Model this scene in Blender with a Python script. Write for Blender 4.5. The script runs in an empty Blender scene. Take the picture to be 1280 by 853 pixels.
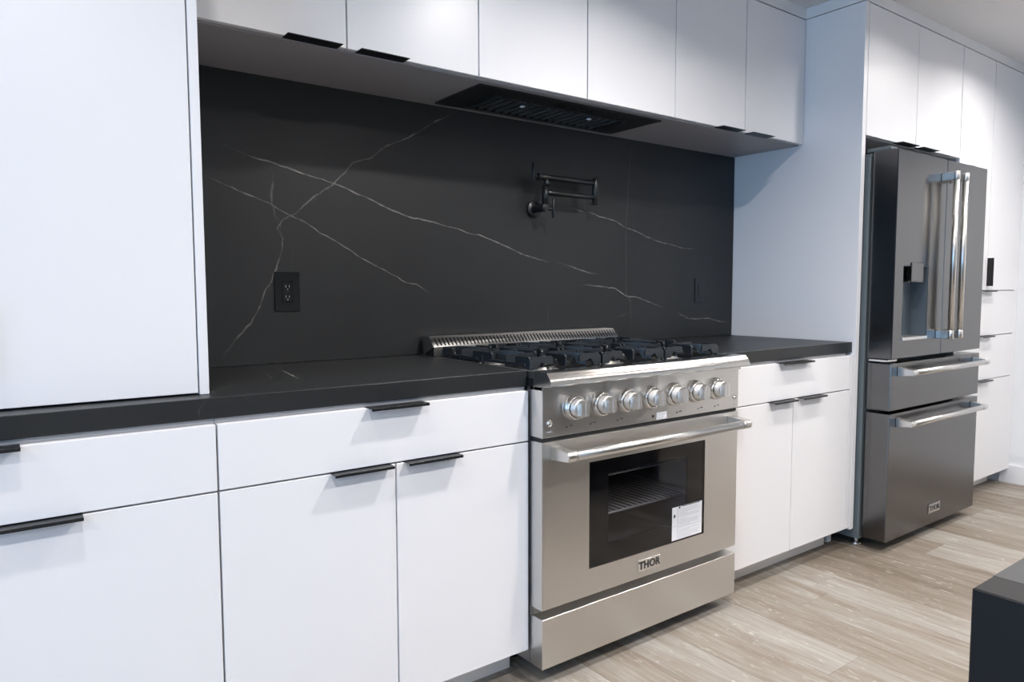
import bpy, bmesh, math, random
from mathutils import Vector, Matrix
random.seed(7)
S = bpy.context.scene
COL = S.collection

# ------------------------------------------------------------------ camera
cam_d = bpy.data.cameras.new('camera'); cam = bpy.data.objects.new('camera', cam_d); COL.objects.link(cam)
S.camera = cam
cam_d.sensor_width = 36.0; cam_d.lens = 36.0 * 891.29 / 1280.0; cam_d.clip_start = 0.02
def aim(o, loc, yaw, pitch, roll):
    cy, sy, cp, sp = math.cos(yaw), math.sin(yaw), math.cos(pitch), math.sin(pitch)
    F = Vector((-sy*cp, cy*cp, sp)); R = Vector((cy, sy, 0)); U = R.cross(F)
    cr, sr = math.cos(roll), math.sin(roll)
    R2 = R*cr + U*sr; U2 = U*cr - R*sr
    o.matrix_world = Matrix(((R2.x, U2.x, -F.x, loc[0]), (R2.y, U2.y, -F.y, loc[1]), (R2.z, U2.z, -F.z, loc[2]), (0, 0, 0, 1)))
aim(cam, (-0.0646, -2.2785, 1.1503), -0.6354, -0.0719, -0.0026)

# ------------------------------------------------------------------ world, light, exposure
EXPOSURE = 0.13
DOWNLIGHT_W = 15.0
SKY = 8.5
S.view_settings.view_transform = 'Standard'; S.view_settings.look = 'None'
S.view_settings.gamma = 1; S.view_settings.use_curve_mapping = False
S.view_settings.exposure = EXPOSURE
w = bpy.data.worlds.new('world'); S.world = w; w.use_nodes = True
w.node_tree.nodes['Background'].inputs[0].default_value = (0.34, 0.62, 1.0, 1)
w.node_tree.nodes['Background'].inputs[1].default_value = SKY
WX0, WX1, WY = -3.6, 4.86, -6.2          # room: left wall, right wall, front wall
FZ, CZ = -0.02, 2.43                     # floor and ceiling heights
pl = bpy.data.lights.new('window_portal', 'AREA'); pl.shape = 'RECTANGLE'; pl.size = 2.2; pl.size_y = 2.0
pl.cycles.is_portal = True
po = bpy.data.objects.new('window_portal', pl); COL.objects.link(po)
po.location = (WX0 - 0.12, -2.6, 1.25); po.rotation_euler = (0, math.radians(-90), 0)

# ------------------------------------------------------------------ materials
def new_mat(name):
    m = bpy.data.materials.new(name); m.use_nodes = True
    nt = m.node_tree; return m, nt, nt.nodes['Principled BSDF']
def N(nt, t, **kw):
    n = nt.nodes.new(t)
    for k, v in kw.items(): setattr(n, k, v)
    return n
def simple(name, col, rough=0.5, metal=0.0, spec=0.5, bump=0.0, bscale=300.0, var=0.0, coat=0.0):
    m, nt, b = new_mat(name)
    b.inputs['Base Color'].default_value = (*col, 1); b.inputs['Roughness'].default_value = rough
    b.inputs['Metallic'].default_value = metal; b.inputs['Specular IOR Level'].default_value = spec
    b.inputs['Coat Weight'].default_value = coat
    tc = N(nt, 'ShaderNodeTexCoord'); no = N(nt, 'ShaderNodeTexNoise'); no.inputs['Scale'].default_value = bscale
    nt.links.new(tc.outputs['Object'], no.inputs['Vector'])
    if bump:
        bp = N(nt, 'ShaderNodeBump'); bp.inputs['Strength'].default_value = bump; bp.inputs['Distance'].default_value = 0.0005
        nt.links.new(no.outputs['Fac'], bp.inputs['Height']); nt.links.new(bp.outputs['Normal'], b.inputs['Normal'])
    if var:
        mx = N(nt, 'ShaderNodeMix', data_type='RGBA')
        mx.inputs[6].default_value = (*[c*(1-var) for c in col], 1); mx.inputs[7].default_value = (*[min(1, c*(1+var)) for c in col], 1)
        n2 = N(nt, 'ShaderNodeTexNoise'); n2.inputs['Scale'].default_value = 6.0
        nt.links.new(tc.outputs['Object'], n2.inputs['Vector'])
        nt.links.new(n2.outputs['Fac'], mx.inputs[0]); nt.links.new(mx.outputs[2], b.inputs['Base Color'])
    return m
def steel(name, col, rough, along='X', aniso=0.75, bump=0.06):
    m, nt, b = new_mat(name)
    b.inputs['Base Color'].default_value = (*col, 1); b.inputs['Metallic'].default_value = 1.0
    tc = N(nt, 'ShaderNodeTexCoord'); mp = N(nt, 'ShaderNodeMapping')
    mp.inputs['Scale'].default_value = {'X': (2, 900, 900), 'Z': (900, 900, 2)}[along]
    no = N(nt, 'ShaderNodeTexNoise'); no.inputs['Scale'].default_value = 1.0; no.inputs['Detail'].default_value = 3
    nt.links.new(tc.outputs['Object'], mp.inputs[0]); nt.links.new(mp.outputs[0], no.inputs['Vector'])
    mr = N(nt, 'ShaderNodeMapRange'); mr.inputs[3].default_value = rough - 0.02; mr.inputs[4].default_value = rough + 0.02
    nt.links.new(no.outputs['Fac'], mr.inputs[0]); nt.links.new(mr.outputs[0], b.inputs['Roughness'])
    bp = N(nt, 'ShaderNodeBump'); bp.inputs['Strength'].default_value = bump; bp.inputs['Distance'].default_value = 0.0003
    nt.links.new(no.outputs['Fac'], bp.inputs['Height']); nt.links.new(bp.outputs['Normal'], b.inputs['Normal'])
    b.inputs['Anisotropic'].default_value = aniso
    tg = N(nt, 'ShaderNodeTangent', direction_type='RADIAL', axis='Z' if along == 'X' else 'X')
    nt.links.new(tg.outputs[0], b.inputs['Tangent']); b.inputs['Anisotropic Rotation'].default_value = 0.25
    return m
def stone(name):
    m, nt, b = new_mat(name)
    tc = N(nt, 'ShaderNodeTexCoord')
    n1 = N(nt, 'ShaderNodeTexNoise'); n1.inputs['Scale'].default_value = 2.2; n1.inputs['Detail'].default_value = 6
    nt.links.new(tc.outputs['Object'], n1.inputs['Vector'])
    cr = N(nt, 'ShaderNodeValToRGB')
    cr.color_ramp.elements[0].position = 0.3; cr.color_ramp.elements[0].color = (0.012, 0.0133, 0.0145, 1)
    cr.color_ramp.elements[1].position = 0.75; cr.color_ramp.elements[1].color = (0.0185, 0.0205, 0.022, 1)
    nt.links.new(n1.outputs['Fac'], cr.inputs[0])
    at = N(nt, 'ShaderNodeAttribute', attribute_name='vein', attribute_type='GEOMETRY')
    n2 = N(nt, 'ShaderNodeTexNoise'); n2.inputs['Scale'].default_value = 28; n2.inputs['Detail'].default_value = 4
    nt.links.new(tc.outputs['Object'], n2.inputs['Vector'])
    mr = N(nt, 'ShaderNodeMapRange'); mr.inputs[1].default_value = 0.38; mr.inputs[2].default_value = 0.62; mr.inputs[3].default_value = 0.35; mr.inputs[4].default_value = 1.15
    nt.links.new(n2.outputs['Fac'], mr.inputs[0])
    mu = N(nt, 'ShaderNodeMath', operation='MULTIPLY', use_clamp=True)
    nt.links.new(at.outputs['Fac'], mu.inputs[0]); nt.links.new(mr.outputs[0], mu.inputs[1])
    mx = N(nt, 'ShaderNodeMix', data_type='RGBA'); mx.inputs[7].default_value = (0.40, 0.375, 0.34, 1)
    nt.links.new(mu.outputs[0], mx.inputs[0]); nt.links.new(cr.outputs[0], mx.inputs[6]); nt.links.new(mx.outputs[2], b.inputs['Base Color'])
    b.inputs['Roughness'].default_value = 0.42; b.inputs['Specular IOR Level'].default_value = 0.45
    n3 = N(nt, 'ShaderNodeTexNoise'); n3.inputs['Scale'].default_value = 500
    nt.links.new(tc.outputs['Object'], n3.inputs['Vector'])
    bp = N(nt, 'ShaderNodeBump'); bp.inputs['Strength'].default_value = 0.08; bp.inputs['Distance'].default_value = 0.0005
    nt.links.new(n3.outputs['Fac'], bp.inputs['Height']); nt.links.new(bp.outputs['Normal'], b.inputs['Normal'])
    return m
def plank_mat():
    m, nt, b = new_mat('oak_vinyl')
    tc = N(nt, 'ShaderNodeTexCoord'); oi = N(nt, 'ShaderNodeObjectInfo')
    tone = N(nt, 'ShaderNodeAttribute', attribute_name='tone', attribute_type='OBJECT')
    off = N(nt, 'ShaderNodeVectorMath', operation='SCALE'); off.inputs[0].default_value = (31, 57, 13)
    nt.links.new(oi.outputs['Random'], off.inputs['Scale'])
    ad = N(nt, 'ShaderNodeVectorMath', operation='ADD')
    nt.links.new(tc.outputs['Object'], ad.inputs[0]); nt.links.new(off.outputs[0], ad.inputs[1])
    def noise(scale, detail, dist=0.0, rough=0.55):
        mp = N(nt, 'ShaderNodeMapping'); mp.inputs['Scale'].default_value = scale
        n = N(nt, 'ShaderNodeTexNoise'); n.inputs['Scale'].default_value = 1.0; n.inputs['Detail'].default_value = detail
        n.inputs['Distortion'].default_value = dist; n.inputs['Roughness'].default_value = rough
        nt.links.new(ad.outputs[0], mp.inputs[0]); nt.links.new(mp.outputs[0], n.inputs['Vector']); return n
    g = noise((17, 1.9, 1), 8, 0.9, 0.68)           # broad streaks
    f = noise((110, 5, 1), 4, 0.3, 0.65)           # fine grain
    t = noise((60, 11, 1), 4, 1.6, 0.6)            # ticks of pale cerused grain
    base = N(nt, 'ShaderNodeValToRGB'); e = base.color_ramp.elements
    e[0].position = 0.0; e[0].color = (0.145, 0.112, 0.082, 1); e[1].position = 1.0; e[1].color = (0.395, 0.375, 0.345, 1)
    x = e.new(0.5); x.color = (0.265, 0.228, 0.188, 1)
    s1 = N(nt, 'ShaderNodeMath', operation='MULTIPLY_ADD'); s1.inputs[1].default_value = 1.7; s1.inputs[2].default_value = -0.85
    nt.links.new(g.outputs['Fac'], s1.inputs[0])
    s2 = N(nt, 'ShaderNodeMath', operation='ADD'); nt.links.new(s1.outputs[0], s2.inputs[0]); nt.links.new(tone.outputs['Fac'], s2.inputs[1])
    nt.links.new(s2.outputs[0], base.inputs[0])
    m1 = N(nt, 'ShaderNodeMix', data_type='RGBA', blend_type='MULTIPLY'); m1.inputs[0].default_value = 0.55
    r1 = N(nt, 'ShaderNodeValToRGB'); r1.color_ramp.elements[0].position = 0.3; r1.color_ramp.elements[0].color = (0.66, 0.62, 0.58, 1)
    r1.color_ramp.elements[1].position = 0.62; r1.color_ramp.elements[1].color = (1.04, 1.04, 1.04, 1)
    nt.links.new(f.outputs['Fac'], r1.inputs[0]); nt.links.new(base.outputs[0], m1.inputs[6]); nt.links.new(r1.outputs[0], m1.inputs[7])
    m2 = N(nt, 'ShaderNodeMix', data_type='RGBA'); m2.inputs[7].default_value = (0.62, 0.60, 0.56, 1)
    r2 = N(nt, 'ShaderNodeMapRange'); r2.inputs[1].default_value = 0.62; r2.inputs[2].default_value = 0.72; r2.inputs[4].default_value = 0.8
    nt.links.new(t.outputs['Fac'], r2.inputs[0]); nt.links.new(r2.outputs[0], m2.inputs[0]); nt.links.new(m1.outputs[2], m2.inputs[6])
    nt.links.new(m2.outputs[2], b.inputs['Base Color'])
    b.inputs['Roughness'].default_value = 0.5; b.inputs['Specular IOR Level'].default_value = 0.35
    bp = N(nt, 'ShaderNodeBump'); bp.inputs['Strength'].default_value = 0.25; bp.inputs['Distance'].default_value = 0.0006
    nt.links.new(f.outputs['Fac'], bp.inputs['Height']); nt.links.new(bp.outputs['Normal'], b.inputs['Normal'])
    return m
def glass_mat(name, tint, alpha, rough=0.03):
    m, nt, b = new_mat(name)
    out = nt.nodes['Material Output']
    tr = N(nt, 'ShaderNodeBsdfTransparent'); tr.inputs[0].default_value = (*tint, 1)
    gl = N(nt, 'ShaderNodeBsdfGlossy'); gl.inputs['Roughness'].default_value = rough
    fr = N(nt, 'ShaderNodeFresnel'); fr.inputs[0].default_value = 1.5
    mx = N(nt, 'ShaderNodeMixShader')
    ge = N(nt, 'ShaderNodeNewGeometry'); iv = N(nt, 'ShaderNodeMath', operation='SUBTRACT'); iv.inputs[0].default_value = 1.0
    mm = N(nt, 'ShaderNodeMath', operation='MULTIPLY'); nt.links.new(ge.outputs['Backfacing'], iv.inputs[1])
    nt.links.new(fr.outputs[0], mm.inputs[0]); nt.links.new(iv.outputs[0], mm.inputs[1]); nt.links.new(mm.outputs[0], mx.inputs[0]); nt.links.new(tr.outputs[0], mx.inputs[1]); nt.links.new(gl.outputs[0], mx.inputs[2])
    nt.links.new(mx.outputs[0], out.inputs[0])
    return m
M = dict(
    white=simple('white_satin_laminate', (0.80, 0.80, 0.82), 0.33, spec=0.5, bump=0.02, bscale=900),
    carcass=simple('carcass_gap_shade', (0.36, 0.36, 0.37), 0.6),  # white carcass, greyed so its colour carries the shade in the door gaps
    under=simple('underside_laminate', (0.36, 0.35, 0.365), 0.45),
    kick=simple('toe_kick_grey', (0.80, 0.77, 0.74), 0.4),
    wall=simple('wall_paint', (0.78, 0.79, 0.80), 0.7, bump=0.1, bscale=200),
    ceil=simple('ceiling_paint', (0.70, 0.69, 0.69), 0.8, bump=0.1, bscale=200),
    trim=simple('trim_paint', (0.80, 0.80, 0.81), 0.4),
    stone=stone('black_marbled_stone'),
    black=simple('matte_black_metal', (0.007, 0.009, 0.010), 0.34, metal=0.0, spec=0.5),
    pull=simple('black_anodised_pull', (0.014, 0.015, 0.017), 0.35, metal=0.3),
    iron=simple('cast_iron', (0.013, 0.017, 0.022), 0.42, spec=0.6, bump=0.25, bscale=700),
    enamel=simple('black_enamel', (0.010, 0.010, 0.012), 0.2),
    gloss=simple('glossy_black_plastic', (0.002, 0.0025, 0.003), 0.05, spec=0.35),
    matte=simple('matte_black_plastic', (0.014, 0.016, 0.019), 0.4),
    hood=simple('black_hood_sheet', (0.012, 0.012, 0.013), 0.35),
    steel=steel('brushed_steel', (0.665, 0.65, 0.63), 0.29, bump=0.012),
    steel_plain=simple('satin_steel', (0.68, 0.665, 0.64), 0.30, metal=1.0),
    steel_side=steel('brushed_steel_side', (0.50, 0.495, 0.485), 0.33, bump=0.01),
    chrome=simple('polished_steel', (0.74, 0.73, 0.72), 0.20, metal=1.0),
    fsteel=steel('fridge_steel', (0.15, 0.147, 0.146), 0.20, 'X', bump=0.006),
    fside=simple('fridge_body_grey', (0.13, 0.155, 0.165), 0.45, metal=0.2),
    dark=simple('shadow_gap_black', (0.01, 0.01, 0.011), 0.6),
    cavity=simple('oven_cavity_enamel', (0.30, 0.30, 0.325), 0.35),
    glass=glass_mat('tinted_oven_glass', (0.72, 0.72, 0.74), 0.3),
    clear=glass_mat('window_glass', (0.95, 0.97, 0.98), 0.1),
    satin_knob=simple('satin_knob_steel', (0.80, 0.79, 0.77), 0.40, metal=1.0),
    rack=simple('oven_rack_wire', (0.75, 0.75, 0.76), 0.45, metal=0.5),
    rail=simple('rail_steel', (0.56, 0.54, 0.51), 0.19, metal=1.0),
    paper=simple('paper_label', (0.80, 0.81, 0.84), 0.5),
    ink=simple('label_ink', (0.03, 0.03, 0.035), 0.5),
    ink_grey=simple('label_ink_grey', (0.42, 0.44, 0.48), 0.6),
    endblack=simple('matte_black_end', (0.006, 0.0062, 0.0065), 0.55, spec=0.25),
    plank=plank_mat(),
    lamp=None,
)
m, nt, b = new_mat('lamp_glow'); b.inputs['Emission Color'].default_value = (1, 0.95, 0.88, 1); b.inputs['Emission Strength'].default_value = 9; M['lamp'] = m

# ------------------------------------------------------------------ mesh helpers
def box(bm, x0, x1, y0, y1, z0, z1, bev=0.0, seg=1, mi=0):
    x0, x1 = min(x0, x1), max(x0, x1); y0, y1 = min(y0, y1), max(y0, y1); z0, z1 = min(z0, z1), max(z0, z1)
    t = bmesh.new()
    v = [t.verts.new(c) for c in ((x0,y0,z0),(x1,y0,z0),(x1,y1,z0),(x0,y1,z0),(x0,y0,z1),(x1,y0,z1),(x1,y1,z1),(x0,y1,z1))]
    for f in ((3,2,1,0),(4,5,6,7),(0,1,5,4),(1,2,6,5),(2,3,7,6),(3,0,4,7)): t.faces.new([v[i] for i in f])
    if bev: bmesh.ops.bevel(t, geom=list(t.edges), offset=bev, segments=seg, affect='EDGES', profile=0.5)
    merge(bm, t, mi)
def merge(bm, t, mi=0, mat=None):
    if mat is not None: bmesh.ops.transform(t, matrix=mat, verts=t.verts)
    mp = {}
    for v in t.verts: mp[v] = bm.verts.new(v.co)
    for f in t.faces:
        try: nf = bm.faces.new([mp[v] for v in f.verts]); nf.material_index = mi; nf.smooth = f.smooth
        except ValueError: pass
    t.free()
def lathe(bm, prof, mat, seg=32, mi=0, smooth=True):
    """prof: (radius, height) pairs revolved around local z; first/last radius 0 closes."""
    t = bmesh.new(); rings = []
    for r, h in prof:
        if r < 1e-6: rings.append([t.verts.new((0, 0, h))])
        else: rings.append([t.verts.new((r*math.cos(2*math.pi*i/seg), r*math.sin(2*math.pi*i/seg), h)) for i in range(seg)])
    for a, c in zip(rings, rings[1:]):
        for i in range(seg):
            j = (i+1) % seg
            if len(a) == 1 and len(c) == 1: continue
            if len(a) == 1: f = t.faces.new((a[0], c[j], c[i]))
            elif len(c) == 1: f = t.faces.new((a[i], a[j], c[0]))
            else: f = t.faces.new((a[i], a[j], c[j], c[i]))
            f.smooth = smooth
    bmesh.ops.recalc_face_normals(t, faces=t.faces)
    merge(bm, t, mi, mat)
def rod(bm, a, b, r, seg=20, bev=0.0, mi=0):
    a, b = Vector(a), Vector(b); d = b-a; L = d.length
    q = d.to_track_quat('Z', 'Y').to_matrix().to_4x4(); q.translation = a
    e = min(bev, r*0.6)
    prof = [(0, 0), (r-e, 0), (r, e), (r, L-e), (r-e, L), (0, L)] if e else [(0, 0), (r, 0), (r, L), (0, L)]
    lathe(bm, prof, q, seg, mi)
FRONT = lambda x, y, z: Matrix.Translation((x, y, z)) @ Matrix.Rotation(math.radians(90), 4, 'X')    # local z -> world -y
def prism(bm, pts, x0, x1, mi=0, bev=0.0):
    """polygon in (y,z) extruded along x"""
    t = bmesh.new()
    a = [t.verts.new((x0, y, z)) for y, z in pts]; c = [t.verts.new((x1, y, z)) for y, z in pts]
    t.faces.new(a); t.faces.new(c[::-1])
    n = len(pts)
    for i in range(n): t.faces.new((a[i], c[i], c[(i+1) % n], a[(i+1) % n]))
    bmesh.ops.recalc_face_normals(t, faces=t.faces)
    if bev: bmesh.ops.bevel(t, geom=list(t.edges), offset=bev, segments=1, affect='EDGES')
    merge(bm, t, mi)
def link(name, bm, mats, parent=None, origin=None, smooth=False, ang=35):
    """turn a bmesh given in world coordinates into one object; origin at `origin` (world) or bounding base"""
    if origin is None:
        xs = [v.co.x for v in bm.verts]; ys = [v.co.y for v in bm.verts]; zs = [v.co.z for v in bm.verts]
        origin = ((min(xs)+max(xs))/2, (min(ys)+max(ys))/2, min(zs))
    O = Vector(origin)
    bmesh.ops.translate(bm, vec=-O, verts=bm.verts)
    bmesh.ops.recalc_face_normals(bm, faces=bm.faces)
    me = bpy.data.meshes.new(name); bm.to_mesh(me); bm.free()
    if not isinstance(mats, (list, tuple)): mats = [mats]
    for mm in mats: me.materials.append(mm)
    o = bpy.data.objects.new(name, me); COL.objects.link(o)
    if parent is not None:
        o.parent = parent; o.location = O - world_loc(parent)
    else: o.location = O
    return o
def world_loc(o):
    v = Vector(o.location)
    return v + world_loc(o.parent) if o.parent else v
def empty(name, loc, label, cat, group=None):
    o = bpy.data.objects.new(name, None); COL.objects.link(o); o.location = loc; o.empty_display_size = 0.05
    return tag(o, label, cat, group)
def tag(o, label, cat, group=None):
    o['label'] = label; o['category'] = cat
    if group: o['group'] = group
    return o
def B(name, mat, parent, *boxes, bev=0.0, seg=1, label=None):
    bm = bmesh.new()
    for q in boxes: box(bm, *q, bev=bev, seg=seg)
    o = link(name, bm, mat, parent)
    if label: o['label'] = label
    return o
def struct(name, mat, *boxes, bev=0.0, parent=None):
    o = B(name, mat, parent, *boxes, bev=bev)
    if parent is None: o['kind'] = 'structure'
    return o
def text(name, body, size, mat, parent, x, y, z, ext=0.0006, spacing=1.0, weight=0.0):
    """flat raised lettering on a face that looks to -y; x,z = centre"""
    cu = bpy.data.curves.new(name, 'FONT'); cu.body = body; cu.size = size; cu.extrude = ext; cu.align_x = 'CENTER'; cu.align_y = 'CENTER'
    cu.space_character = spacing; cu.offset = weight
    to = bpy.data.objects.new(name, cu); COL.objects.link(to)
    bpy.context.view_layer.update()
    me = bpy.data.meshes.new_from_object(to.evaluated_get(bpy.context.evaluated_depsgraph_get()))
    bpy.data.objects.remove(to); me.materials.clear(); me.materials.append(mat)
    o = bpy.data.objects.new(name, me); COL.objects.link(o)
    o.parent = parent; o.location = Vector((x, y, z)) - world_loc(parent); o.rotation_euler = (math.radians(90), 0, 0)
    return o

# ================================================================== room
struct('wall_back', M['wall'], (WX0, WX1, 0.0125, 0.13, FZ, CZ))
struct('wall_right', M['wall'], (WX1, WX1+0.12, WY, 0.13, FZ, CZ))
struct('wall_front', M['wall'], (WX0, WX1, WY-0.12, WY, FZ, CZ))
wy0, wy1, wz0, wz1 = -3.7, -1.5, 0.25, 2.25
struct('wall_left', M['wall'], (WX0-0.12, WX0, WY-0.12, wy0, FZ, CZ), (WX0-0.12, WX0, wy1, 0.13, FZ, CZ),
       (WX0-0.12, WX0, wy0, wy1, FZ, wz0), (WX0-0.12, WX0, wy0, wy1, wz1, CZ))
win = struct('window_1', M['trim'], (WX0-0.08, WX0-0.03, wy0, wy1, wz0, wz0+0.05), (WX0-0.08, WX0-0.03, wy0, wy1, wz1-0.05, wz1),
       (WX0-0.08, WX0-0.03, wy0, wy0+0.05, wz0+0.05, wz1-0.05), (WX0-0.08, WX0-0.03, wy1-0.05, wy1, wz0+0.05, wz1-0.05),
       (WX0-0.08, WX0-0.03, -2.63, -2.57, wz0+0.05, wz1-0.05))
B('pane', M['clear'], win, (WX0-0.058, WX0-0.052, wy0+0.05, -2.63, wz0+0.05, wz1-0.05))
B('pane', M['clear'], win, (WX0-0.058, WX0-0.052, -2.57, wy1-0.05, wz0+0.05, wz1-0.05))
struct('ceiling', M['ceil'], (WX0-0.12, WX1+0.12, WY-0.12, 0.13, CZ, CZ+0.1))
struct('baseboard_right', M['trim'], (WX1-0.013, WX1, WY, -0.60, FZ, 0.092), bev=0.002)
struct('baseboard_front', M['trim'], (WX0, WX1-0.013, WY, WY+0.013, FZ, 0.092), bev=0.002)

# floor: sub-base plus every vinyl plank as a piece of its own
floor = struct('floor', M['dark'], (WX0-0.12, WX1+0.12, WY-0.12, 0.13, FZ-0.06, FZ-0.006))
PW, PL = 0.185, 1.22
pm = bmesh.new(); box(pm, 0.0004, PW-0.0004, 0.0004, PL-0.0004, 0, 0.006, bev=0.0007)
pme = bpy.data.meshes.new('plank'); pm.to_mesh(pme); pm.free(); pme.materials.append(M['plank'])
tones = {}
k0 = math.floor((WX0 - 2.685) / PW)
x = 2.685 + k0*PW; ci = k0
fixed_tone = {-1: (0.78, 0.80, 0.8), 0: (0.40, 0.42, 0.5), 1: (0.34, 0.3, 0.6), 2: (0.45, 0.4, 0.6), 3: (0.36, 0.80, 0.55), 4: (0.66, 0.5, 0.6), 5: (0.4, 0.6, 0.5),
              -2: (0.60, 0.62, 0.6), -3: (0.55, 0.58, 0.5), -4: (0.74, 0.66, 0.6), -5: (0.5, 0.60, 0.5), -6: (0.70, 0.62, 0.6), -7: (0.5, 0.55, 0.6)}
ends = {3: -0.882, -4: -1.168, -1: -2.0, 0: -1.75, 1: -0.30, 2: -1.50, -2: -0.85, -3: -1.45, 4: -1.3, -5: -0.62, -6: -1.35}
while x < WX1 - 0.001:
    e0 = ends.get(ci, -0.3 - random.random()*PL)
    while e0 < 0.0: e0 += PL
    y = e0; j = 0; w1 = min(PW, WX1 - x)
    while y > WY:
        ya = min(y, 0.012); yb = max(y - PL, WY)
        if ya - yb > 0.03:
            full = abs((ya-yb)-PL) < 1e-4 and abs(w1-PW) < 1e-4 and x >= WX0
            if full: me = pme
            else:
                t = bmesh.new(); box(t, max(0.0004, WX0-x), w1-0.0004, 0.0004, ya-yb-0.0004, 0, 0.006, bev=0.0007)
                me = bpy.data.meshes.new('plank'); t.to_mesh(me); t.free(); me.materials.append(M['plank'])
            o = bpy.data.objects.new('plank', me); COL.objects.link(o)
            o.parent = floor; o.location = Vector((x, yb, FZ-0.006)) - world_loc(floor)
            mid = (ya+yb)/2
            if ci in fixed_tone: tn = fixed_tone[ci][0] if mid > ends.get(ci, -1) else fixed_tone[ci][1]
            else: tn = random.uniform(0.4, 0.75)
            o['tone'] = tn
            j += 1
        y -= PL
    x += PW; ci += 1

# ceiling fascia over the cabinets
ZT = 2.379
XP0, XP1 = 3.019, 3.0495        # tall panel beside the fridge
YU, YB, YC, YT = -0.3754, -0.6506, -0.6382, -0.652
struct('trim_1', M['trim'], (0.3375, XP0+0.0, YU+0.001, YU+0.021, ZT+0.004, CZ))
struct('trim_2', M['trim'], (XP0, XP0+0.019, YT+0.0211, YU+0.021, ZT+0.004, CZ))
struct('trim_3', M['trim'], (XP0, WX1, YT+0.001, YT+0.021, ZT+0.004, CZ))
struct('trim_4', M['trim'], (-0.545, 0.3375, -0.571, -0.551, ZT+0.004, CZ), (0.3185, 0.3375, -0.551, YU+0.021, ZT+0.004, CZ))

# ================================================================== cabinets
G = 0.0023                        # half gap between doors
def pull(parent, x0, x1, yf, z, side='top'):
    """black edge pull: plate lying on the door edge, reaching out over the face, with a short lip"""
    bm = bmesh.new()
    if side == 'top':
        box(bm, x0, x1, yf-0.028, yf+0.016, z-0.0006, z+0.0016, bev=0.0004)
        box(bm, x0, x1, yf-0.0285, yf-0.0262, z-0.0055, z+0.0016, bev=0.0004)
    elif side == 'bottom':
        box(bm, x0, x1, yf-0.030, yf+0.016, z-0.0016, z+0.0006, bev=0.0004)
    o = link('handle', bm, M['pull'], parent); return o
def vpull(parent, x, yf, z0, z1):
    bm = bmesh.new()
    box(bm, x-0.0016, x+0.0006, yf-0.030, yf+0.016, z0, z1, bev=0.0004)
    box(bm, x-0.0016, x+0.004, yf-0.030, yf-0.0275, z0, z1, bev=0.0004)
    return link('handle', bm, M['pull'], parent)
def door(parent, x0, x1, yf, z0, z1, name='door', th=0.019):
    return B(name, M['white'], parent, (x0+G, x1-G, yf, yf+th, z0, z1), bev=0.0008)

def base_cabinet(x0, x1, joint, label, pulls):
    t = empty('base_cabinet', ((x0+x1)/2, -0.32, FZ), label, 'cabinet', 'base cabinets under the black worktop')
    bm = bmesh.new()
    box(bm, x0+0.0005, x1-0.0005, YB+0.0205, 0.0, 0.085, 0.8675)
    link('body', bm, M['carcass'], t)
    B('toe_kick', M['kick'], t, (x0+0.0005, x1-0.0005, -0.553, -0.536, FZ, 0.0848))
    zd = 0.7074
    d = door(t, x0, x1, YB, zd+G, 0.8565, 'drawer'); pull(d, *pulls[0], YB, 0.8572)
    d1 = door(t, x0, joint, YB, 0.078, zd-G); pull(d1, *pulls[1], YB, zd-G+0.0007)
    d2 = door(t, joint, x1, YB, 0.078, zd-G); pull(d2, *pulls[2], YB, zd-G+0.0007)
    return t
base_cabinet(-0.534, 0.331, -0.101, 'white base cabinet under the tall unit, cut off by the left photo edge',
             ((-0.18, -0.024), (-0.28, -0.124), (-0.085, 0.072)))
base_cabinet(0.331, 1.196, 0.7651, 'white base cabinet with one drawer over two doors, directly left of the steel range',
             ((0.688, 0.850), (0.590, 0.748), (0.789, 0.952)))
base_cabinet(2.1125, 2.983, 2.5502, 'white base cabinet with one drawer over two doors, between steel range and refrigerator',
             ((2.443, 2.655), (2.385, 2.545), (2.586, 2.758)))
tag(B('filler_strip', M['white'], None, (2.9845, XP0-0.001, YB, YB+0.019, 0.078, 0.8585), bev=0.0006),
    'narrow white filler strip between the right base cabinet and the tall side panel', 'filler')

# tall panel left of the fridge, notched for the toe kick
bm = bmesh.new()
prism(bm, [(0.0, FZ), (-0.55, FZ), (-0.55, 0.068), (YT, 0.068), (YT, ZT), (0.0, ZT)], XP0, XP1-0.0005, bev=0.0007)
tag(link('side_panel', bm, M['white']), 'tall plain white side panel between the right worktop and the refrigerator', 'panel')

def upper_cabinet(x0, x1, joint, z0, yf, label, pulls, depth=0.0, zt=ZT, cat='cabinet', grp='upper cabinets under the ceiling'):
    t = empty('upper_cabinet', ((x0+x1)/2, (yf+depth)/2, z0), label, cat, grp)
    B('body', M['carcass'], t, (x0+0.0005, x1-0.0005, yf+0.0205, depth, z0+0.0022, zt-0.002))
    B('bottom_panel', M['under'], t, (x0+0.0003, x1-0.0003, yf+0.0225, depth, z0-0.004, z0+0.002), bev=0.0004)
    a = door(t, x0, joint, yf, z0, zt-0.002); c = door(t, joint, x1, yf, z0, zt-0.002)
    for dd, pp in zip((a, c), pulls):
        if pp: pull(dd, *pp, yf, z0-0.0007, 'bottom')
    return t
ZU = 1.8185
upper_cabinet(0.3385, 1.213, 0.7739, ZU, YU, 'white upper cabinet beside the tall left unit, with two black edge pulls', ((0.598, 0.750), (0.804, 0.954)), 0.011)
upper_cabinet(1.213, 2.132, 1.6717, ZU, YU, 'white two-door upper cabinet without pulls, housing the black hood above the range', (None, None), 0.011)
upper_cabinet(2.132, 3.0175, 2.5766, ZU, YU, 'white upper cabinet right of the hood, ending against the tall side panel', ((2.394, 2.544), (2.598, 2.753)), 0.011)
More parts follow.
